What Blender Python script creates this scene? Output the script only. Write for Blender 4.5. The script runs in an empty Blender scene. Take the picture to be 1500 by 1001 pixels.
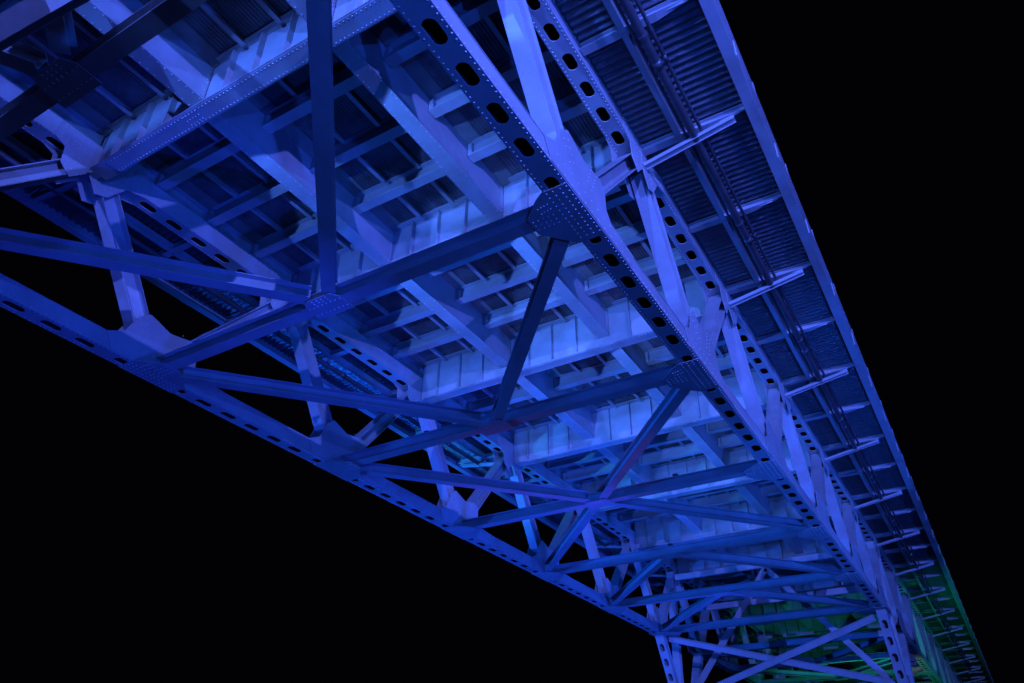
import bpy, math, random
from mathutils import Vector, Matrix
random.seed(7)
S = bpy.context.scene
C = S.collection

# ------------------------------------------------------------------ camera
F, PITCH, YAW, ROLL = 1118.15, 0.572143, -0.542296, 0.00648
cam = bpy.data.cameras.new('camera'); co = bpy.data.objects.new('camera', cam); C.objects.link(co)
fw = Vector((math.sin(YAW)*math.cos(PITCH), math.cos(YAW)*math.cos(PITCH), math.sin(PITCH)))
r0 = fw.cross(Vector((0, 0, 1))).normalized(); u0 = r0.cross(fw)
cr, sr = math.cos(ROLL), math.sin(ROLL)
rt = r0*cr + u0*sr; up = u0*cr - r0*sr
M = Matrix((rt, up, -fw)).transposed().to_4x4(); M.translation = Vector((3.794, -8.119, -8.164))
co.matrix_world = M
cam.sensor_width = 36; cam.lens = F/1500*36; cam.clip_end = 2000; cam.clip_start = .05
S.camera = co

# ------------------------------------------------------------------ night sky
w = bpy.data.worlds.new('World'); S.world = w; w.use_nodes = True
nt = w.node_tree; bg = nt.nodes['Background']
bg.inputs[0].default_value = (.45, .40, 1, 1); bg.inputs[1].default_value = .0012
S.view_settings.view_transform = 'Standard'; S.view_settings.look = 'None'
S.view_settings.exposure = 0; S.view_settings.gamma = 1; S.view_settings.use_curve_mapping = False

# ------------------------------------------------------------------ the floodlights that light the bridge, with added blue fills
LAMPS = [
 # name, position, aim, colour, watts, cone, radius, label
 ('violet_key', (26, -44, .2), (0, 4, 3),  (.078, .145, 1), 130000, 50, .12, 'large violet floodlight on a mast far to the south east'),
 ('violet_east', (15, -9, .2), (0, -2, 3),  (.095, .145, 1), 15500, 110, .06, 'violet floodlight on the mast east of the bridge'),
 ('blue_fill_east', (18, -4, -3.6), (2, 3, 4),  (.02, .10, 1), 5000, 75, .08, 'added blue fill light east of the bridge, nearer of two'),  # this pair is fill, added to brighten the walkway overhang
 ('blue_fill_east', (19, 20, -3.6), (2, 27, 4),  (.02, .10, 1), 7500, 75, .08, 'added blue fill light east of the bridge, farther of two'),
 ('violet_south', (-2, -20, -.85),  (44, 3),   (.055, .17, 1),  20000, 80, .07, 'violet floodlight on a mast south of the bridge, left of two'),
 ('violet_south', (2.6, -20.5, -.85),  (44, -6),   (.055, .16, 1),  12000, 80, .07, 'violet floodlight on a mast south of the bridge, right of two'),
 ('blue_fill_under',   (8, -11, -7.5),   (-4, 2, 3.5),    (.012, .09, 1),  3800, 80, .1, 'added blue fill light on the ground near the right walkway'),  # this pair is fill, added to lift the undersides of the steel
 ('blue_fill_under',   (8, 12, -7.5),   (-4, 18, 3.5),   (.012, .10, 1),  3600, 90, .1, 'added blue fill light on the ground east of midspan'),
 ('blue_fill_left', (-1, -3, -9.2),  (-11, 1, 1),   (.012, .05, 1), 3000, 60, .1, 'added blue fill light on the ground aimed at the left truss, nearest of three'),  # these three are fill, added to brighten the left chord's inner face
 ('blue_fill_left', (-1, 10, -9.2),  (-11, 13, 1),   (.012, .05, 1), 4600, 60, .1, 'added blue fill light on the ground aimed at the left truss, middle of three'),
 ('blue_fill_left', (-1, 23, -9.2),  (-11, 25, 1),   (.012, .06, 1), 4600, 60, .1, 'added blue fill light on the ground aimed at the left truss, farthest of three'),
 ('blue_west',    (-30, 0, -5),  (-4, 12, 4),   (.006, .10, 1),    15000, 46, .1, 'blue floodlight far west of the bridge, nearer of two'),
 ('blue_west',    (-38, 8, -5),  (-4, 20, 4),   (.007, .11, 1),    38000, 60, .1, 'blue floodlight far west of the bridge, farther of two'),
 ('cyan_west',    (-27, 0, -4.0),  (-11.5, 15.5, 4),   (.03, .36, .9),    15000, 17, .1, 'cyan floodlight west of the bridge'),
 ('violet_spot', (-2.7, -5.2, 1.0), (20, -2), (.065, .20, 1), 2900, 30, .03, 'small violet spotlight on the nearest cross strut, right of the pair'),
 ('violet_spot', (-7.2, -5.2, 1.0), (20, 3), (.065, .20, 1), 1955, 30, .03, 'small violet spotlight on the nearest cross strut, left of the pair'),
 ('violet_spot', (-2.7, 0.1, 0.5), (24, -2), (.065, .20, 1), 2600, 36, .03, 'small violet spotlight on the second cross strut, right of the pair'),
 ('violet_spot', (-7.2, 0.1, 0.5), (24, 3), (.065, .20, 1), 2050, 36, .03, 'small violet spotlight on the second cross strut, left of the pair'),
 ('violet_spot', (-2.7, 5.93, 0.5), (24, -2), (.065, .20, 1), 1955, 36, .03, 'small violet spotlight on the third cross strut, right of the pair'),
 ('violet_spot', (-7.2, 5.93, 0.5), (24, 3), (.065, .20, 1), 1530, 36, .03, 'small violet spotlight on the third cross strut, left of the pair'),
 ('violet_spot', (-2.7, 11.74, 0.5), (24, -2), (.065, .20, 1), 1200, 36, .03, 'small violet spotlight on the fourth cross strut'),
 ('violet_spot', (-7.2, 17.56, 0.5), (24, 3), (.065, .20, 1), 650, 36, .03, 'small violet spotlight on the fifth cross strut'),
 ('blue_deck', (-5.06, 0.05, 0.48), (-5.06, 0.65, 4.5), (.008, .115, 1), 120, 170, .05, 'small blue uplight on the second cross strut'),
 ('blue_deck', (-5.06, 5.87, 0.48), (-5.06, 6.47, 4.5), (.008, .115, 1), 190, 170, .05, 'small blue uplight on the third cross strut'),
 ('blue_deck', (-5.06, 11.68, 0.48), (-5.06, 12.28, 4.5), (.008, .115, 1), 240, 170, .05, 'small blue uplight on the fourth cross strut'),
 ('blue_deck', (-5.06, 17.5, 0.48), (-5.06, 18.10, 4.5), (.008, .115, 1), 240, 170, .05, 'small blue uplight on the fifth cross strut'),
 ('blue_deck', (-5.06, 23.3, 0.48), (-5.06, 23.90, 4.5), (.008, .115, 1), 230, 170, .05, 'small blue uplight on the sixth cross strut'),
 ('green_pier',   (-3, 40, -3.4),   (-3, 50, 4),  (.03, .8, .5),     520, 120, .1, 'green floodlight under the far span'),
 ('teal_east',    (9, 46, -8.8),   (2, 52, 4),    (0, .7, .55),    1500, 110, .1, 'teal floodlight east of the far span'),
 ('red_mid',      (-5, 8.8, -9.2),   (-5, 8.8, 0),  (1, .01, .02),    130, 44, .1, 'small red floodlight under midspan'),
 ('red_far',      (0, 36, -1.0),  (0, 46, 0),    (1, .01, .02),   260, 16, .1, 'small red floodlight beside the far lower chord'),
]
lamp_objs = []
for n, p, t, c, e, a, r, lb in LAMPS:
    l = bpy.data.lights.new(n, 'SPOT'); l.color = c; l.energy = e*1.28; l.spot_size = math.radians(a); l.spot_blend = .6
    l.shadow_soft_size = r
    o = bpy.data.objects.new(n, l); C.objects.link(o); o.location = p
    if len(t) == 2:                     # shielded uplight: t is its tilt above the horizon and its bearing
        l.spot_blend = .08; el, az = map(math.radians, t); t = (p[0]+math.sin(az)*math.cos(el), p[1]+math.cos(az)*math.cos(el), p[2]+math.sin(el))
    o.rotation_euler = (Vector(t)-Vector(p)).to_track_quat('-Z', 'Y').to_euler()
    lamp_objs.append(o)

# ------------------------------------------------------------------ materials
def mat(name, col, rough=.5, metal=0., grain=.12, streak=(1, 1, 1), bump=.15, scale=9., spec=.4, dirt=.35, fine=260):
    m = bpy.data.materials.new(name); m.use_nodes = True; t = m.node_tree; N = t.nodes; L = t.links
    b = N['Principled BSDF']; b.inputs['Roughness'].default_value = rough; b.inputs['Metallic'].default_value = metal
    b.inputs['Specular IOR Level'].default_value = spec
    g = N.new('ShaderNodeNewGeometry')
    mp = N.new('ShaderNodeMapping'); mp.inputs['Scale'].default_value = streak; L.new(g.outputs['Position'], mp.inputs[0])
    n1 = N.new('ShaderNodeTexNoise'); n1.inputs['Scale'].default_value = scale*.25; n1.inputs['Detail'].default_value = 6
    n1.inputs['Roughness'].default_value = .65; L.new(mp.outputs[0], n1.inputs['Vector'])
    n2 = N.new('ShaderNodeTexNoise'); n2.inputs['Scale'].default_value = fine; n2.inputs['Detail'].default_value = 2
    L.new(g.outputs['Position'], n2.inputs['Vector'])
    r1 = N.new('ShaderNodeValToRGB'); r1.color_ramp.elements[0].position = .32; r1.color_ramp.elements[1].position = .62
    k = 1-dirt
    r1.color_ramp.elements[0].color = (k, k*.97, k*.93, 1); r1.color_ramp.elements[1].color = (1, 1, 1, 1)
    L.new(n1.outputs[0], r1.inputs[0])
    r2 = N.new('ShaderNodeMapRange'); r2.inputs['From Min'].default_value = .35; r2.inputs['From Max'].default_value = .65
    r2.inputs['To Min'].default_value = 1-grain; r2.inputs['To Max'].default_value = 1+grain*.4; L.new(n2.outputs[0], r2.inputs[0])
    oi = N.new('ShaderNodeObjectInfo'); r3 = N.new('ShaderNodeMapRange'); r3.inputs['To Min'].default_value = .88
    r3.inputs['To Max'].default_value = 1.06; L.new(oi.outputs['Random'], r3.inputs[0])
    mu = N.new('ShaderNodeMath'); mu.operation = 'MULTIPLY'; L.new(r2.outputs[0], mu.inputs[0]); L.new(r3.outputs[0], mu.inputs[1])
    mx = N.new('ShaderNodeMixRGB'); mx.blend_type = 'MULTIPLY'; mx.inputs[0].default_value = 1
    mx.inputs[1].default_value = (*col, 1); L.new(r1.outputs[0], mx.inputs[2])
    vm = N.new('ShaderNodeVectorMath'); vm.operation = 'SCALE'; L.new(mx.outputs[0], vm.inputs[0]); L.new(mu.outputs[0], vm.inputs['Scale'])
    L.new(vm.outputs[0], b.inputs['Base Color'])
    rr = N.new('ShaderNodeMapRange'); rr.inputs['To Min'].default_value = rough+.12; rr.inputs['To Max'].default_value = max(.08, rough-.12)
    L.new(n1.outputs[0], rr.inputs[0]); L.new(rr.outputs[0], b.inputs['Roughness'])
    bp = N.new('ShaderNodeBump'); bp.inputs['Strength'].default_value = bump; bp.inputs['Distance'].default_value = .01
    ad = N.new('ShaderNodeMath'); ad.operation = 'ADD'; L.new(n1.outputs[0], ad.inputs[0]); L.new(n2.outputs[0], ad.inputs[1])
    L.new(ad.outputs[0], bp.inputs['Height']); L.new(bp.outputs[0], b.inputs['Normal'])
    return m
PAINT = mat('steel_paint', (.40, .40, .415), .46, grain=.2, bump=.08, scale=5, dirt=.2, fine=200)
RIVET = mat('rivet_paint', (.62, .62, .64), .38, grain=.05, bump=.05, spec=.6)
GALV = mat('corrugated_metal', (.16, .165, .18), .42, .3, grain=.25, bump=.2, scale=8, dirt=.5, fine=90)
GALVX = mat('corrugated_metal_walkway', (.24, .25, .27), .3, .6, grain=.35, streak=(.8, 6, 1), bump=.8, scale=26, dirt=.6)
PIPE = mat('pipe_metal', (.12, .12, .135), .38, .5, grain=.1, bump=.1)
INNER_SHADE = mat('chord_inner_shade', (.022, .02, .018), .9, grain=.3)  # near-black colour stands in for the shade inside the chord boxes
CONC = mat('concrete', (.24, .235, .22), .85, grain=.2, bump=.5, scale=5)
DARK = mat('ground_gravel', (.06, .055, .05), .95, grain=.5, bump=1, scale=3, fine=40)
GLASS = bpy.data.materials.new('lamp_glass'); GLASS.use_nodes = True
_b = GLASS.node_tree.nodes['Principled BSDF']; _b.inputs['Base Color'].default_value = (.1, .12, .5, 1)
_b.inputs['Emission Color'].default_value = (.12, .15, 1, 1); _b.inputs['Emission Strength'].default_value = 4; _b.inputs['Roughness'].default_value = .2

# ------------------------------------------------------------------ mesh builder
class B:
    def __init__(s): s.v = []; s.f = []
    def add(s, V, Fs):
        o = len(s.v); s.v += [tuple(x) for x in V]; s.f += [tuple(i+o for i in f) for f in Fs]; return s
    def box(s, a, b):
        x0, y0, z0 = a; x1, y1, z1 = b
        return s.add([(x0,y0,z0),(x1,y0,z0),(x1,y1,z0),(x0,y1,z0),(x0,y0,z1),(x1,y0,z1),(x1,y1,z1),(x0,y1,z1)],
              [(0,3,2,1),(4,5,6,7),(0,1,5,4),(1,2,6,5),(2,3,7,6),(3,0,4,7)])
    def ext(s, prof, p, q, X, Y):           # closed 2-D outline swept from p to q
        p, q, X, Y = map(Vector, (p, q, X, Y)); n = len(prof)
        V = [p+X*a+Y*b for a, b in prof]+[q+X*a+Y*b for a, b in prof]
        Fs = [(i, (i+1) % n, n+(i+1) % n, n+i) for i in range(n)]
        return s.add(V, Fs+[tuple(range(n))[::-1], tuple(range(n, 2*n))])
    def ib(s, p, q, up, w, d, tf=.024, tw=.016):   # I-section: flange width w, depth d along up
        p, q = Vector(p), Vector(q); a = (q-p).normalized(); u = Vector(up); u = (u-a*u.dot(a)).normalized(); x = a.cross(u)
        h, g, t = w/2, d/2, tw/2
        pr = [(-h,-g),(h,-g),(h,-g+tf),(t,-g+tf),(t,g-tf),(h,g-tf),(h,g),(-h,g),(-h,g-tf),(-t,g-tf),(-t,-g+tf),(-h,-g+tf)]
        V = [p+x*i+u*j for i, j in pr]+[q+x*i+u*j for i, j in pr]; n = 12
        Fs = [(i, (i+1) % n, n+(i+1) % n, n+i) for i in range(n)]
        for o in (0, n):
            for c in ((0,1,2,11), (10,3,4,9), (8,5,6,7), (11,2,3,10), (9,4,5,8)): Fs.append(tuple(i+o for i in (c if o else c[::-1])))
        return s.add(V, Fs)
    def plate(s, pts, x0, x1):              # polygon in the YZ plane with thickness in X
        n = len(pts)
        V = [(x0, a, b) for a, b in pts]+[(x1, a, b) for a, b in pts]
        return s.add(V, [(i, (i+1) % n, n+(i+1) % n, n+i) for i in range(n)]+[tuple(range(n))[::-1], tuple(range(n, 2*n))])
    def plateZ(s, pts, z0, z1):             # polygon in the XY plane
        n = len(pts)
        V = [(a, b, z0) for a, b in pts]+[(a, b, z1) for a, b in pts]
        return s.add(V, [(i, (i+1) % n, n+(i+1) % n, n+i) for i in range(n)]+[tuple(range(n))[::-1], tuple(range(n, 2*n))])
    def slotplate(s, hw, y0, y1, holes, sl, sw, z0, z1):    # plate with stadium-shaped holes along Y
        cuts = [y0]+[(a+b)/2 for a, b in zip(holes, holes[1:])]+[y1]
        K = 8
        cell = []
        lo = max(y0, holes[0]-.36); hi = min(y1, holes[-1]+.36)
        cuts[0], cuts[-1] = lo, hi
        if lo > y0: s.box((-hw, y0, z0), (hw, lo, z1))
        if hi < y1: s.box((-hw, hi, z0), (hw, y1, z1))
        for c, a, b in zip(holes, cuts, cuts[1:]):
            inn = []
            for k in range(K+1): t = math.pi*k/K; inn.append((sw*math.cos(t), c+sl-sw+sw*math.sin(t)))
            for k in range(K+1): t = math.pi+math.pi*k/K; inn.append((sw*math.cos(t), c-sl+sw+sw*math.sin(t)))
            out = []
            for i in range(2*K+2):
                if i <= K:
                    k = i; y = b; t = math.pi*k/K
                    if k == 0: out.append((hw, b)) 
                    elif k == K: out.append((-hw, b))
                    else: out.append((hw*math.cos(t), b))
                else:
                    k = i-K-1; t = math.pi+math.pi*k/K
                    if k == 0: out.append((-hw, a))
                    elif k == K: out.append((hw, a))
                    else: out.append((hw*math.cos(t), a))
            n = len(inn)
            V = [(x, y, z0) for x, y in inn]+[(x, y, z0) for x, y in out]+[(x, y, z1) for x, y in inn]+[(x, y, z1) for x, y in out]
            Fs = []
            for i in range(n):
                j = (i+1) % n
                Fs += [(i, n+i, n+j, j), (2*n+i, 2*n+j, 3*n+j, 3*n+i), (i, j, 2*n+j, 2*n+i), (n+i, 3*n+i, 3*n+j, n+j)]
            s.add(V, Fs)
        return s
    def rivet(s, p, n, r=.016, h=.012):
        p = Vector(p); n = Vector(n).normalized(); a = n.orthogonal().normalized(); c = n.cross(a); V = []
        for rr, hh in ((r, 0), (r*.62, h*.85)):
            for k in range(6): t = k*math.pi/3; V.append(p+a*math.cos(t)*rr+c*math.sin(t)*rr+n*hh)
        return s.add(V, [(k, (k+1) % 6, 6+(k+1) % 6, 6+k) for k in range(6)]+[tuple(range(6, 12))])
    def tube(s, pts, r, n=12):
        rings = []
        for i, p in enumerate(pts):
            p = Vector(p); d = (Vector(pts[min(i+1, len(pts)-1)])-Vector(pts[max(i-1, 0)])).normalized()
            a = d.cross(Vector((0, 0, 1))); a = a.normalized() if a.length > .01 else Vector((1, 0, 0)); c = d.cross(a)
            rings.append([p+a*math.cos(t*2*math.pi/n)*r+c*math.sin(t*2*math.pi/n)*r for t in range(n)])
        V = [v for rg in rings for v in rg]; Fs = []
        for i in range(len(pts)-1):
            for k in range(n): Fs.append((i*n+k, i*n+(k+1) % n, (i+1)*n+(k+1) % n, (i+1)*n+k))
        Fs += [tuple(range(n))[::-1], tuple(range((len(pts)-1)*n, len(pts)*n))]
        return s.add(V, Fs)
    def mesh(s, name, m, smooth=False):
        me = bpy.data.meshes.new(name); me.from_pydata(s.v, [], s.f); me.materials.append(m)
        me.validate()
        import bmesh
        bm = bmesh.new(); bm.from_mesh(me); bmesh.ops.recalc_face_normals(bm, faces=bm.faces); bm.to_mesh(me); bm.free()
        if smooth:
            for p in me.polygons: p.use_smooth = True
        return me
def put(name, me, parent=None, loc=(0, 0, 0), kind=None, label=None, rot=None, scale=None):
    o = bpy.data.objects.new(name, me); C.objects.link(o); o.location = loc
    if rot: o.rotation_euler = rot
    if scale: o.scale = scale
    if parent: o.parent = parent
    if kind: o['kind'] = kind
    if label: o['label'] = label
    return o
def tag(o, label, cat, group=None):
    o['label'] = label; o['category'] = cat
    if group: o['group'] = group
def thing(name, label, cat, loc=(0, 0, 0), group=None):
    o = bpy.data.objects.new(name, None); C.objects.link(o); o.location = loc; tag(o, label, cat, group); return o

# ------------------------------------------------------------------ ground, far water
g = B(); g.box((-900, -900, -10.4), (900, 900, -9.8)); put('ground', g.mesh('ground', DARK), kind='structure')

# ------------------------------------------------------------------ dimensions
P = 5.815            # panel
XL = -10.12          # left truss
H = 3.85             # underside of upper chord
OFF = 3.16           # upper node offset
FBZ = 3.44           # underside of floor beams
DK = 4.86            # underside of deck sheets
WK = 4.21            # underside of walkway sheets
XA, XB = -6.72, -3.42
HL = [.70, 1.42, 2.13, 2.85, 3.58, 4.29, 5.17]
HU = [1.42, 2.13, 2.85, 3.57, 4.28, 4.99]
NU = .22

# lower chord panel (origin at node, runs +Y)
def rows(b, y0, y1, xs, z, step, n=(0, 0, -1)):
    k = int((y1-y0)/step)
    for i in range(k+1):
        y = y0+i*(y1-y0)/k
        for x in xs: b.rivet((x, y, z), n)
b = B()
b.slotplate(.205, 0, P, HL, .20, .105, 0, .016)
for s in (-1, 1):
    b.box((s*.186-.008, 0, .016), (s*.186+.008, P, .36))
    b.box((min(s*.178, s*.10), 0, .017), (max(s*.178, s*.10), P, .029))
    b.box((min(s*.194, s*.205), 0, .0165), (max(s*.194, s*.205), P, .07))
b.box((-.205, 0, .361), (.205, P, .375))
ME_LC = b.mesh('lower_chord', PAINT)
def shade_liner(h, L, w):  # added dark sheets inside a chord, so its holes look unlit
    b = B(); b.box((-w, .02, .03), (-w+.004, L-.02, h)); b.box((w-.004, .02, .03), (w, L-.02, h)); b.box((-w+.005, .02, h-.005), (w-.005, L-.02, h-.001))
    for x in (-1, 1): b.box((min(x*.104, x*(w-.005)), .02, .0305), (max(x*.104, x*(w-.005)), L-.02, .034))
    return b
ME_LL = shade_liner(.35, P, .176).mesh('chord_shade_lining', INNER_SHADE); ME_LU = shade_liner(.47, P, .186).mesh('chord_shade_lining', INNER_SHADE)
b = B(); rows(b, .62, P-.62, (-.17, .17), 0, .1)
for s in (1, -1): rows(b, .05, P-.05, (s*.2052,), .045, .14, (s, 0, 0))
ME_LCR = b.mesh('rivets', RIVET)
b = B(); rows(b, .62, P-.62, (-.17, .17), 0, .2); ME_LCR2 = b.mesh('rivets', RIVET)
# upper chord panel: origin at node height z=0 at bottom
b = B()
b.slotplate(.215, 0, P, HU, .20, .105, 0, .016)
for s in (-1, 1):
    b.box((s*.196-.008, 0, .016), (s*.196+.008, P, .48))
    b.box((min(s*.188, s*.10), 0, .017), (max(s*.188, s*.10), P, .029))
b.box((-.215, 0, .481), (.215, P, .497))
ME_UC = b.mesh('upper_chord', PAINT)
b = B(); rows(b, .5, P-.5, (-.18, .18), 0, .1)
for s in (1, -1): rows(b, .3, P-.3, (s*.2042,), .44, .12, (s, 0, 0))
ME_UCR = b.mesh('rivets', RIVET)

# gusset plates (pair on both faces of the chord) lower node
GL = [(-1.1, .02), (1.75, .02), (1.95, .36), (1.0, .42), (.84, .6), (.84, 1.0), (.64, 1.14), (.05, 1.04), (-.5, 1.22), (-.74, 1.03), (-.95, .55), (-1.3, .36)]
b = B()
for s in (-1, 1): b.plate(GL, s*.2055, s*.2175) if s > 0 else b.plate(GL, -.2175, -.2055)
ME_GL = b.mesh('gusset_plate', PAINT)
def grid(b, pts, x, n):
    for a, c in pts: b.rivet((x, a, c), n, .015, .009)
b = B()
gp = []
for i in range(12): gp += [(-.9+i*.23, .09), (-.9+i*.23, .31)]
for i in range(5):
    for j in (-.09, .09): gp.append((-.42-i*.055+j*.8, .58+i*.12+j*.55)); gp.append((.22+i*.05+j*.8, .62+i*.12-j*.55))
for s in (-1, 1): grid(b, gp, s*.218, (s, 0, 0))
ME_GLR = b.mesh('rivets', RIVET)
# upper node gusset
GU = [(-1.0, .02), (-.95, .47), (1.25, .47), (1.3, .02), (.75, -.12), (.42, -.62), (.15, -.72), (-.1, -.35), (-.42, -.72), (-.68, -.5), (-.72, -.1)]
b = B()
for s in (-1, 1): b.plate(GU, min(s*.206, s*.219), max(s*.206, s*.219))
ME_GU = b.mesh('gusset_plate', PAINT)
b = B(); gp = []
for i in range(16):
    for z in (.07, .16, .33, .42): gp.append((-.85+i*.13, z))
for i in range(4):
    for j in (-.07, .07): gp.append((.3+i*.03+j, -.1-i*.12)); gp.append((-.45-i*.02+j, -.15-i*.12))
for s in (-1, 1): grid(b, gp, s*.2195, (s, 0, 0))
ME_GUR = b.mesh('rivets', RIVET)

# diagonals (origin lower node)
def diag(p, q, w, d):
    b = B(); b.ib(p, q, (0, 1, 0), w, d, .02, .014); return b
b = diag((0, -.30, .50), (0, OFF-P+.28, H-.12), .32, .43); ME_DS = b.mesh('diagonal', PAINT)
b = diag((0, .28, .52), (0, OFF-.22, H-.12), .385, .34); ME_DN = b.mesh('diagonal', PAINT)

# bottom lateral gusset at chord (to be mirrored), and centre gusset
b = B()
b.plateZ([(.21, -.62), (.21, .72), (-.22, .72), (-.36, .6), (-.72, .2), (-.72, -.2), (-.4, -.5), (-.22, -.62)], -.016, -.002)
ME_BG = b.mesh('bottom_gusset', PAINT)
b = B()
for i in range(12):
    y = -.56+i*.105
    for x in (-.17, -.06, .06, .17): b.rivet((x, y, -.016), (0, 0, -1), .016, .011)
for i in range(5):
    for j in (-.1, 0, .1): b.rivet((-.3-i*.09, j, -.016), (0, 0, -1))
for i in range(4):
    for j in (-.06, .06): b.rivet((-.27-i*.06, -.3+j+i*.01, -.016), (0, 0, -1))
ME_BGR = b.mesh('rivets', RIVET)
b = B(); b.plateZ([(-.42, -.14), (-.3, -.32), (.3, -.32), (.42, -.14), (.42, .24), (-.42, .24)], -.0175, -.0025)
ME_CG = b.mesh('centre_gusset', PAINT)
b = B()
for i in range(8):
    for j in (-.11, .11): b.rivet((-.36+i*.103, j, -.0175), (0, 0, -1))
for i in range(3):
    for j in (-.16, -.05, .05, .16): b.rivet((j, -.27+i*.07, -.0175), (0, 0, -1))
ME_CGR = b.mesh('rivets', RIVET)

HX = -XL/2      # 5.06 half width
def lateral(p, q, z=.17, w=.27, d=.3):
    b = B(); b.ib((p[0], p[1], z), (q[0], q[1], z), (0, 0, 1), w, d, .018, .014); return b
XC = XL/2
ME_STR = lateral((-.24, 0), (XL+.24, 0)).mesh('lateral_strut', PAINT)
def kb(dx, dy):                        # from centre gusset at origin to chord node
    v = Vector((dx, dy, 0)); n = v.normalized()
    p = n*.36; q = v-n*.62
    b = B(); b.ib((p.x, p.y, .168), (q.x, q.y, .168), (0, 0, 1), .26, .27, .018, .014); return b
ME_K = {(sx, sy): kb(sx*HX, sy*P).mesh('lateral_brace', PAINT) for sx in (-1, 1) for sy in (-1, 1)}

# floor beam, origin y=node
b = B(); b.box((XL+.42, -.2, FBZ), (-.42, .2, FBZ+.03)); b.box((XL+.24, -.012, FBZ+.03), (-.24, .012, DK-.06)); b.box((XL+.24, -.18, DK-.06), (-.24, .18, DK-.03))
b.box((XL+.9, -.17, FBZ-.014), (-.9, .17, FBZ-.001))
for s in (-1, 1): b.box((XL+.24, s*.013 if s > 0 else -.09, FBZ+.031), (-.24, .09 if s > 0 else -.013, FBZ+.045))
ME_FB = b.mesh('floor_beam', PAINT)
b = B(); rows_x = [XL+.95+i*(abs(XL)-1.9)/84 for i in range(85)]
for x in rows_x:
    for y in (-.13, .13): b.rivet((x, y, FBZ-.014), (0, 0, -1), .015)
for x in (XA, XB):
    for k in range(9):
        for d in (-.1, .1): b.rivet((x+d, -.03, FBZ+.2+k*.12), (0, -1, 0), .015)
    for i in range(5):
        for j in range(3): b.rivet((x-.16+i*.08, -.1+j*.1-.02, FBZ-.014), (0, 0, -1), .015)
ME_FBR = b.mesh('rivets', RIVET)
b = B()
for sy in (-1, 1): b.box((-.008, .0125 if sy > 0 else -.14, FBZ+.047), (.008, .14 if sy > 0 else -.0125, DK-.062)); b.box((-.05, .0127 if sy > 0 else -.024, FBZ+.047), (-.0085, .024 if sy > 0 else -.0127, DK-.062))
ME_ST = b.mesh('stiffener', PAINT)
STX = [XL+.9, XL+1.75, XL+2.6, XA+.86, XA+1.65, XA+2.46, XB+.85, XB+1.7, XB+2.5]

# stringer between floor beams (origin floor beam y)
b = B(); b.box((-.19, .03, 3.82), (.19, P-.03, 3.845)); b.box((-.165, .031, 3.845), (.165, P-.031, 4.78))
for y in (.03, P-.13):
    for s_ in (-1, 1): b.box((min(s_*.1655, s_*.18), y+.002, 3.9), (max(s_*.1655, s_*.18), y+.099, 4.7))
ME_SG = b.mesh('stringer', PAINT)
b = B()
for y in (.16, P-.16):
    for k in range(7): b.rivet((.1805, y+(-.08 if y < 1 else .08), 3.95+k*.11), (1, 0, 0))
rows(b, .1, P-.1, (-.15, .15), 3.82, .16)
ME_SGR = b.mesh('rivets', RIVET)
# edge stringer over chord
b = B(); b.ib((0, .02, 4.60), (0, P-.02, 4.60), (0, 0, 1), .26, .46, .02, .016); ME_ES = b.mesh('edge_stringer', PAINT)
# cross rib of the three bays
def rib(x0, x1):
    b = B(); b.ib((x0, 0, 4.60), (x1, 0, 4.60), (0, 0, 1), .25, .42, .022, .014)
    for x in (x0, x1):
        s = 1 if x == x0 else -1
        b.box((min(x, x+s*.1), -.11, 4.42), (max(x, x+s*.1), -.0075, 4.75))
    return b
BAYS = [(XL+.14, XA-.181), (XA+.181, XB-.181), (XB+.181, -.14)]
ME_RIB = [rib(a, c).mesh('cross_rib', PAINT) for a, c in BAYS]
b = B(); b.box((-.05, .13, 4.69), (.05, P/4-.13, 4.702)); b.box((-.006, .13, 4.702), (.006, P/4-.13, DK-.032))
ME_JO = b.mesh('deck_joist', PAINT); JX = [a+(c-a)*i/3 for a, c in BAYS for i in (1, 2)]
# corrugated sheets
def sheet_long(x0, x1, y0, y1, z, pitch, amp):
    b = B(); n = int(round((x1-x0)/pitch)); pitch = (x1-x0)/n; V = []; 
    for i in range(n):
        xx = x0+i*pitch
        V += [(xx, z), (xx+pitch*.3, z), (xx+pitch*.42, z+amp), (xx+pitch*.88, z+amp)]
    V.append((x1, z)); m = len(V)
    b.add([(x, y0, q) for x, q in V]+[(x, y1, q) for x, q in V], [(i, i+1, m+i+1, m+i) for i in range(m-1)])
    return b
def sheet_cross(x0, x1, y0, y1, z, pitch, amp):
    b = B(); n = int(round((y1-y0)/pitch)); pitch = (y1-y0)/n; V = []
    for i in range(n*8+1):
        t = i/8; V.append((y0+t*pitch, z-amp*(.5-.5*math.cos(2*math.pi*t))))
    m = len(V)
    b.add([(x0, y, q) for y, q in V]+[(x1, y, q) for y, q in V], [(i, i+1, m+i+1, m+i) for i in range(m-1)])
    return b
Q = P/4
def haunch(x, s):
    b = B(); z = DK-.03
    b.ext([(0, z), (0, 4.78), (s*.05, 4.78), (s*.34, z-.012), (s*.34, z)], (x, .02, 0), (x, Q-.02, 0), (1, 0, 0), (0, 0, 1)); return b
ME_HN = [haunch(x, s).mesh('deck_haunch', CONC) for x, s in ((XL+.15, 1), (XA-.167, -1), (XA+.167, 1), (XB-.167, -1), (XB+.167, 1), (-.15, -1))]
ME_SH = [sheet_long(a+.02, c-.02, .02, Q-.02, DK-.028, .078, .016).mesh('deck_sheet', GALV) for a, c in BAYS]
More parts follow.
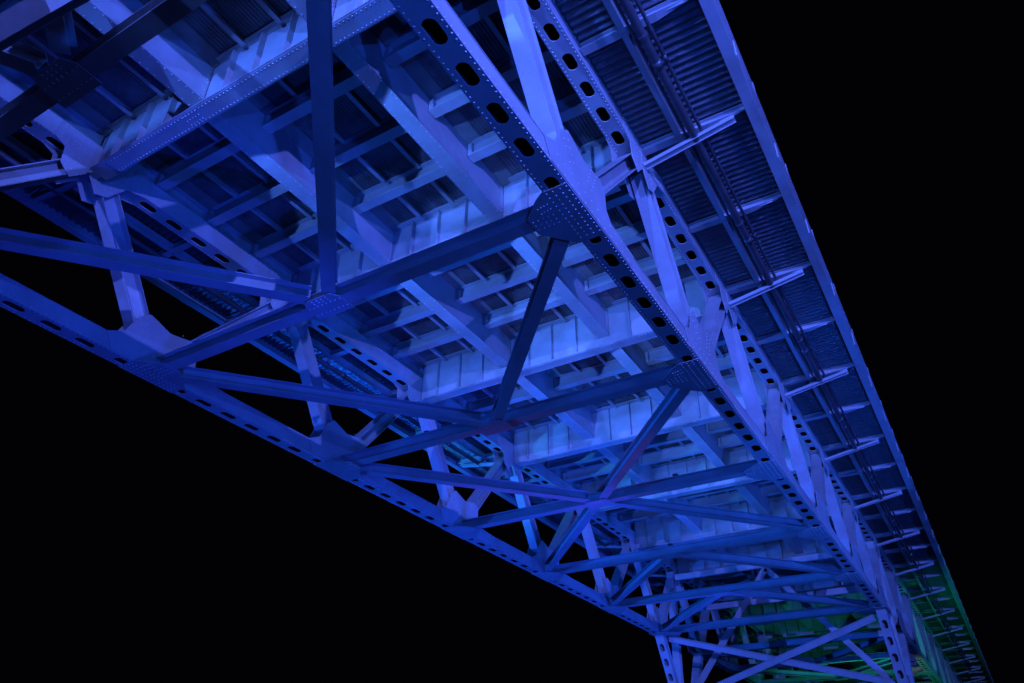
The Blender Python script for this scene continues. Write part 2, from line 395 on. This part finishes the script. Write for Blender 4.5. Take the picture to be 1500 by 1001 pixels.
# walkway overhang, built for +X side (mirrored by scale on the left)
XF = 2.44
ME_W1 = sheet_cross(.24, 1.0, .05, P/2-.05, WK+.05, .1635, .045).mesh('walkway_sheet', GALVX, True)
ME_W2 = sheet_cross(1.12, XF, .05, P/2-.05, WK+.05, .1635, .055).mesh('walkway_sheet', GALVX, True)
def bracket():
    b = B(); z = 4.03
    b.box((.22, -.09, z), (1.0, .09, z+.018)); b.box((.22, -.008, z+.018), (2.2, .008, WK-.002))
    b.box((1.0, -.09, z), (XF-.751, .09, z+.018)); b.box((.22, -.08, WK-.02), (XF-.01, .08, WK-.004))
    b.add([(XF-.75, -.09, z), (XF-.75, .09, z), (XF-.01, .015, z+.08), (XF-.01, -.015, z+.08), (XF-.75, -.09, z+.018), (XF-.75, .09, z+.018), (XF-.01, .015, z+.098), (XF-.01, -.015, z+.098)],
          [(0,1,2,3), (4,7,6,5), (0,3,7,4), (1,5,6,2), (0,4,5,1), (3,2,6,7)])
    b.box((2.2, -.007, z+.08), (XF-.01, .007, WK-.002))
    return b
ME_BK = bracket().mesh('bracket', PAINT)
b = B(); b.ib((.235, .02, 3.66), (2.2, .02, 3.99), (0, 1, 0), .09, .15, .012, .012); b.box((.222, -.14, 3.6), (.234, .18, 4.1)); ME_KN = b.mesh('knee_brace', PAINT)
b = B(); b.ib((1.06, .01, 4.10), (1.06, P/2-.01, 4.10), (0, 0, 1), .12, .2, .014, .01); ME_WS = b.mesh('walkway_stringer', PAINT)
b = B(); b.box((XF, 0, 4.06), (XF+.22, P-.006, 4.09)); b.box((XF, .001, 4.09), (XF+.02, P-.007, 4.85)); b.box((XF+.09, .001, 4.09), (XF+.11, P-.007, 5.0)); b.box((XF-.02, .001, 4.85), (XF+.22, P-.007, 4.88))
b.box((XF+.221, 1.6, 4.07), (XF+.245, 1.85, 4.5)); b.box((XF+.221, 4.45, 4.07), (XF+.245, 4.7, 4.5))
ME_FA = b.mesh('fascia_girder', PAINT)
b = B(); b.box((-3.4-.0, 0, 0), (3.4, P-.01, .2)); 
b = B(); b.box((XL-2.5, 0, DK+.06), (2.5, P-.004, DK+.28)); ME_SLAB = b.mesh('deck_slab', CONC)
b = B(); b.box((-.05, -.05, 0), (.05, .05, 1.1)); ME_POST = b.mesh('railing_post', PAINT)
b = B(); b.box((-.03, 0, 1.04), (.03, P-.002, 1.1)); b.box((-.02, 0, .55), (.02, P-.002, .6)); ME_RAIL = b.mesh('railing', PAINT)

# ------------------------------------------------------------------ haunch at a pier
HB = (2.05, -3.3)       # bearing point relative to last node (y, z)
def haunch_leg(sgn, d):
    p = Vector((0, 0, .18)); q = Vector((0, sgn*HB[0], HB[1]+.15)); a = (q-p).normalized(); L = (q-p).length
    n = a.cross(Vector((1, 0, 0)))
    b = B(); bb = B(); bb.slotplate(.205, 0, L, [.75+i*.72 for i in range(int((L-1)/.72)+1)], .19, .105, 0, .016)
    for s in (-1, 1): bb.box((s*.186-.008, 0, .016), (s*.186+.008, L, .38))
    bb.box((-.205, 0, .381), (.205, L, .397))
    upv = Vector((1, 0, 0)).cross(a); upv = upv if upv.z > 0 or True else upv
    if sgn < 0: upv = a.cross(Vector((1, 0, 0)))
    if (upv.z < 0): upv = -upv
    V = [p-upv*.18+Vector((x, 0, 0))+a*y+upv*z for x, y, z in bb.v]
    b.add(V, bb.f); return b

def build_span(root, ks, uks, lo_y, hi_y, kmid, riv_max, knee=True, haunch_end=None, haunch_start=None):
    """ks: lower chord panels, uks: upper nodes"""
    for X in (0, XL):
        lastk = max(ks)+1; firstk = min(ks)
        for k in ks:
            o = put('lower_chord', ME_LC, root, (X, k*P, 0)); put('chord_shade_lining', ME_LL, o)
            if k <= riv_max: put('rivets', ME_LCR if k < 2 else ME_LCR2, o, kind='stuff')
        for k in range(firstk, lastk+1):
            o = put('gusset_plate', ME_GL, root, (X, k*P, 0))
            if k <= riv_max: put('rivets', ME_GLR, o, kind='stuff')
            mir = -1 if X < -1 else 1
            o = put('bottom_gusset', ME_BG, root, (X, k*P, 0), scale=(mir*(1.5 if k in (-1, 5) else 1), 1, 1))
            if k <= riv_max: put('rivets', ME_BGR, o, kind='stuff')
            put('diagonal', ME_DS, root, (X, k*P, 0)); put('diagonal', ME_DN, root, (X, k*P, 0))
        for k in uks:
            y = (k-1)*P+OFF
            o = put('upper_chord', ME_UC, root, (X, y, H)); put('chord_shade_lining', ME_LU, o)
            if k <= riv_max: put('rivets', ME_UCR, o, kind='stuff')
            o = put('gusset_plate', ME_GU, root, (X, y, H))
            if k <= riv_max: put('rivets', ME_GUR, o, kind='stuff')
            put('edge_stringer', ME_ES, root, (X, y, 0))
    for k in range(min(ks), max(ks)+2):
        y_, z_ = (k*P, 0) if k != -1 else (-5.34, .5)
        put('lateral_strut', ME_STR, root, (0, y_, z_))
        o = put('centre_gusset', ME_CG, root, (XC, y_, z_))
        if k == -1:
            for sx in (-1, 1):
                b = B(); b.ib((XC+sx*.25, y_-.3, z_+.22), (XC+sx*4.6, y_-4.9, z_+1.7), (0, 0, 1), .26, .27, .018, .014)
                put('lateral_brace', b.mesh('lateral_brace', PAINT), root)
        if k <= riv_max: put('rivets', ME_CGR, o, kind='stuff')
        dirs = []
        if k > min(ks) and k <= kmid: dirs.append(-1)
        if k < max(ks)+1 and k >= kmid: dirs.append(1)
        for dy in dirs:
            for sx in (-1, 1): put('lateral_brace', ME_K[(sx, dy)], root, (XC, k*P, 0))
    for k in uks:
        y = (k-1)*P+OFF
        fb = put('floor_beam', ME_FB, root, (0, y, 0))
        if k <= riv_max+1: put('rivets', ME_FBR, fb, kind='stuff')
        for x in STX: put('stiffener', ME_ST, fb, (x, 0, 0))
        for x in (XA, XB):
            s = put('stringer', ME_SG, root, (x, y, 0))
            if k <= riv_max: put('rivets', ME_SGR, s, kind='stuff')
        for j in range(4):
            for i in range(3):
                if j: put('cross_rib', ME_RIB[i], root, (0, y+j*Q, 0))
                put('deck_sheet', ME_SH[i], root, (0, y+j*Q, 0))
            for x in JX: put('deck_joist', ME_JO, root, (x, y+j*Q, 0))
            for h in ME_HN: put('deck_haunch', h, root, (0, y+j*Q, 0))
        put('deck_slab', ME_SLAB, root, (0, y, 0))
        for X, m in ((0, 1), (XL, -1)):
            sc = (m, 1, 1)
            for j in (0, 1):
                yy = y+j*P/2
                put('bracket', ME_BK, root, (X, yy, 0), scale=sc)
                put('walkway_sheet', ME_W1, root, (X, yy, 0), scale=sc); put('walkway_sheet', ME_W2, root, (X, yy, 0), scale=sc)
                put('walkway_stringer', ME_WS, root, (X, yy, 0), scale=sc)
                put('railing_post', ME_POST, root, (X+m*(XF+.1), yy+1.2, 5.0))
            if knee: put('knee_brace', ME_KN, root, (X, y, 0), scale=sc)
            put('fascia_girder', ME_FA, root, (X, y, 0), scale=sc)
            put('railing', ME_RAIL, root, (X+m*(XF+.1), y, 5.0))
    # haunch legs down to the bearings
    for k, sg in ((haunch_end, 1), (haunch_start, -1)):
        if k is None: continue
        me = haunch_leg(sg, 0).mesh('haunch_leg', PAINT)
        for X in (0, XL):
            put('haunch_leg', me, root, (X, k*P, 0))
            b = B(); y2 = sg*HB[0]; b.ib((0, y2, HB[1]+.3), (0, sg*(HB[0]+.55), H-.2), (0, 1, 0), .36, .34, .02, .014)
            put('bearing_post', b.mesh('bearing_post', PAINT), root, (X, k*P, 0))
            b = B(); b.plate([(y2-.45, HB[1]-.1), (y2+.45, HB[1]-.1), (y2+.5, HB[1]+.4), (y2+.2, HB[1]+1.0), (y2-.35*sg, HB[1]+.9)], -.2175, -.2055)
            b.plate([(y2-.45, HB[1]-.1), (y2+.45, HB[1]-.1), (y2+.5, HB[1]+.4), (y2+.2, HB[1]+1.0), (y2-.35*sg, HB[1]+.9)], .2055, .2175)
            b.box((-.35, y2-.4, HB[1]-.35), (.35, y2+.4, HB[1]-.11)); b.box((-.45, y2-.5, HB[1]-.5), (.45, y2+.5, HB[1]-.351))
            put('bearing_shoe', b.mesh('bearing_shoe', PAINT), root, (X, k*P, 0))
        y5 = k*P; yb = y5+sg*HB[0]; zb = HB[1]+.3
        b = B(); b.ib((-.24, yb, zb), (XL+.24, yb, zb), (0, 0, 1), .34, .4, .02, .014)
        put('lateral_strut', b.mesh('lateral_strut', PAINT), root)
        # sway frame between the trusses over the pier
        yv = y5+sg*(HB[0]+.3)
        for a, c, o_ in (((-.3, zb+.25), (XC, 3.1), 0), ((XL+.3, zb+.25), (XC, 3.1), 0), ((-.3, 1.6), (XL+.3, 1.6), .17), ((-.3, 3.3), (XL+.3, 3.3), 0)):
            b = B(); b.ib((a[0], yv+o_, a[1]), (c[0], yv+o_, c[1]), (0, 1, 0), .28, .14, .014, .012)
            put('sway_brace', b.mesh('sway_brace', PAINT), root)
        # X bracing in the sloping plane between the legs
        for a, c in (((-.35, y5+sg*.25, -.22), (XL+.35, yb-sg*.2, zb+.3)), ((XL+.35, y5+sg*.25, -.22), (-.35, yb-sg*.2, zb+.3))):
            b = B(); off = .0 if a[0] > -1 else .16
            n = Vector((0, sg*.55, .35)).normalized()*off
            b.ib(Vector(a)+n, Vector(c)+n, (0, .5, .4), .26, .14, .014, .012)
            put('sway_brace', b.mesh('sway_brace', PAINT), root)

bridge = thing('steel_truss_bridge', 'large riveted steel deck truss bridge span overhead, floodlit violet and blue, filling the frame', 'bridge')
build_span(bridge, range(-1, 5), range(-1, 6), 0, 0, 2, 4, haunch_end=5, haunch_start=-1)
far = thing('steel_truss_approach_span', 'bridge span beyond the pier, lit green, with a red lit lower chord', 'bridge')
near = thing('steel_truss_approach_span', 'bridge span before the near pier, behind the viewpoint', 'bridge')
build_span(near, range(-6, -2), range(-6, -1), 0, 0, -4, -9)
me = haunch_leg(1, 0).mesh('haunch_leg', PAINT)
for X in (0, XL): put('haunch_leg', me, near, (X, -2*P, 0))
build_span(far, range(6, 16), range(6, 17), 0, 0, 9, 0, haunch_start=None, haunch_end=None)
# far span legs down to the shared pier
me = haunch_leg(-1, 0).mesh('haunch_leg', PAINT)
for X in (0, XL): put('haunch_leg', me, far, (X, 6*P, 0))

# ------------------------------------------------------------------ pipes and conduits under the right walkway
Y0, Y1 = -2*P+OFF-6, 12*P+OFF
def run(name, x, z, r, label, m=PIPE, clamp=True, side=1):
    t = thing(name, label, 'pipe' if r > .05 else 'conduit', (x, 0, z))
    b = B(); n = 14; b.tube([(0, Y0+(Y1-Y0)*i/n, 0) for i in range(n+1)], r, 14); put('tube', b.mesh('tube', m, True), t)
    b = B(); b.tube([(0, -.035, 0), (0, .035, 0)], r*1.25, 14); b.box((-.015, -.03, r), (.015, .03, max(r+.02, 4.028-z)))
    me = b.mesh('clamp', m)
    b = B(); b.tube([(0, -.09, 0), (0, .09, 0)], r*1.15, 14); mc = b.mesh('coupling', m, True)
    for i in range(-3, 24): put('clamp', me, t, (0, (OFF-P)+i*P/2+.14, 0))
    for i in range(-1, 10): put('coupling', mc, t, (0, 1.1+i*P, 0))
run('utility_pipe', 1.36, 3.9, .085, 'thick dark utility pipe running under the right walkway brackets')
run('cable_conduit', 1.53, 3.95, .035, 'thin conduit just outside the thick pipe under the right walkway')
run('cable_conduit', 1.21, 3.96, .03, 'thinnest conduit just inside the thick pipe under the right walkway')
run('utility_pipe', XL-1.36, 3.9, .08, 'dark utility pipe running under the left walkway, mostly hidden behind the left truss')

# ------------------------------------------------------------------ concrete pier at the far bearings
pr = thing('concrete_pier', 'concrete pier of two columns under the bearings where the two spans meet', 'pier', (XC, 5*P+HB[0]+.6, -9.8))
top = HB[1]-.5+9.8
for s in (-1, 1):
    b = B(); b.ext([(math.cos(t*math.pi/12)*1.0, math.sin(t*math.pi/12)*1.0) for t in range(24)], (s*HX, 0, 0), (s*HX, 0, top-.9), (1, 0, 0), (0, 1, 0))
    put('column', b.mesh('column', CONC), pr)
b = B(); b.box((-HX-1.4, -1.3, top-.9), (HX+1.4, 1.3, top)); put('cap_beam', b.mesh('cap_beam', CONC), pr)

# ------------------------------------------------------------------ floodlight fixtures, added fill lights too (outside the frame)
names = [l[7] for l in LAMPS]
bx = B(); bx.box((-.3, -.22, .06), (.3, .22, .32))
for i in range(7): bx.box((-.27+i*.085, -.2, .321), (-.255+i*.085, .2, .39))
ME_FL = bx.mesh('housing', PIPE)
bx = B(); bx.box((-.27, -.19, .045), (.27, .19, .059)); ME_FG = bx.mesh('lens', GLASS)
bx = B(); bx.box((-.34, -.03, .1), (-.31, .03, .6)); bx.box((.31, -.03, .1), (.34, .03, .6)); bx.box((-.31, -.03, .56), (.31, .03, .6)); ME_FY = bx.mesh('yoke', PIPE)
bx = B(); bx.box((-.22, -.22, 0), (.22, .22, .1)); bx.box((-.06, -.06, .1), (.06, .06, 1)); ME_FP = bx.mesh('post', PIPE)
for o, n in zip(lamp_objs, names):
    if o.location.z > .4:
        t = thing('floodlight', n, 'floodlight', o.location, 'floodlights aimed up at the bridge')
        b = B(); b.box((-.07, -.05, -.08), (.07, .05, -.02)); put('housing', b.mesh('housing', PIPE), t)
        b = B(); b.box((-.02, -.04, -.155), (.02, .04, -.081)); put('bracket', b.mesh('bracket', PIPE), t)
        continue
    t = thing('floodlight', n, 'floodlight', o.location, 'floodlights aimed up at the bridge'); t.rotation_euler = o.rotation_euler
    for nm, me in (('housing', ME_FL), ('lens', ME_FG), ('yoke', ME_FY)): put(nm, me, t)
    q = put('post', ME_FP, t)
    hgt = o.location.z+9.8-.35
    q.matrix_parent_inverse = Matrix.Identity(4)
    R = o.rotation_euler.to_matrix().to_4x4(); Tm = Matrix.Translation(o.location) @ R
    back = Tm @ Vector((0, 0, .6))
    q.matrix_local = Tm.inverted() @ Matrix.Translation((back.x, back.y, -9.8)) @ Matrix.Diagonal((1, 1, max(.2, back.z+9.8-.15), 1))

S.render.engine = 'CYCLES'
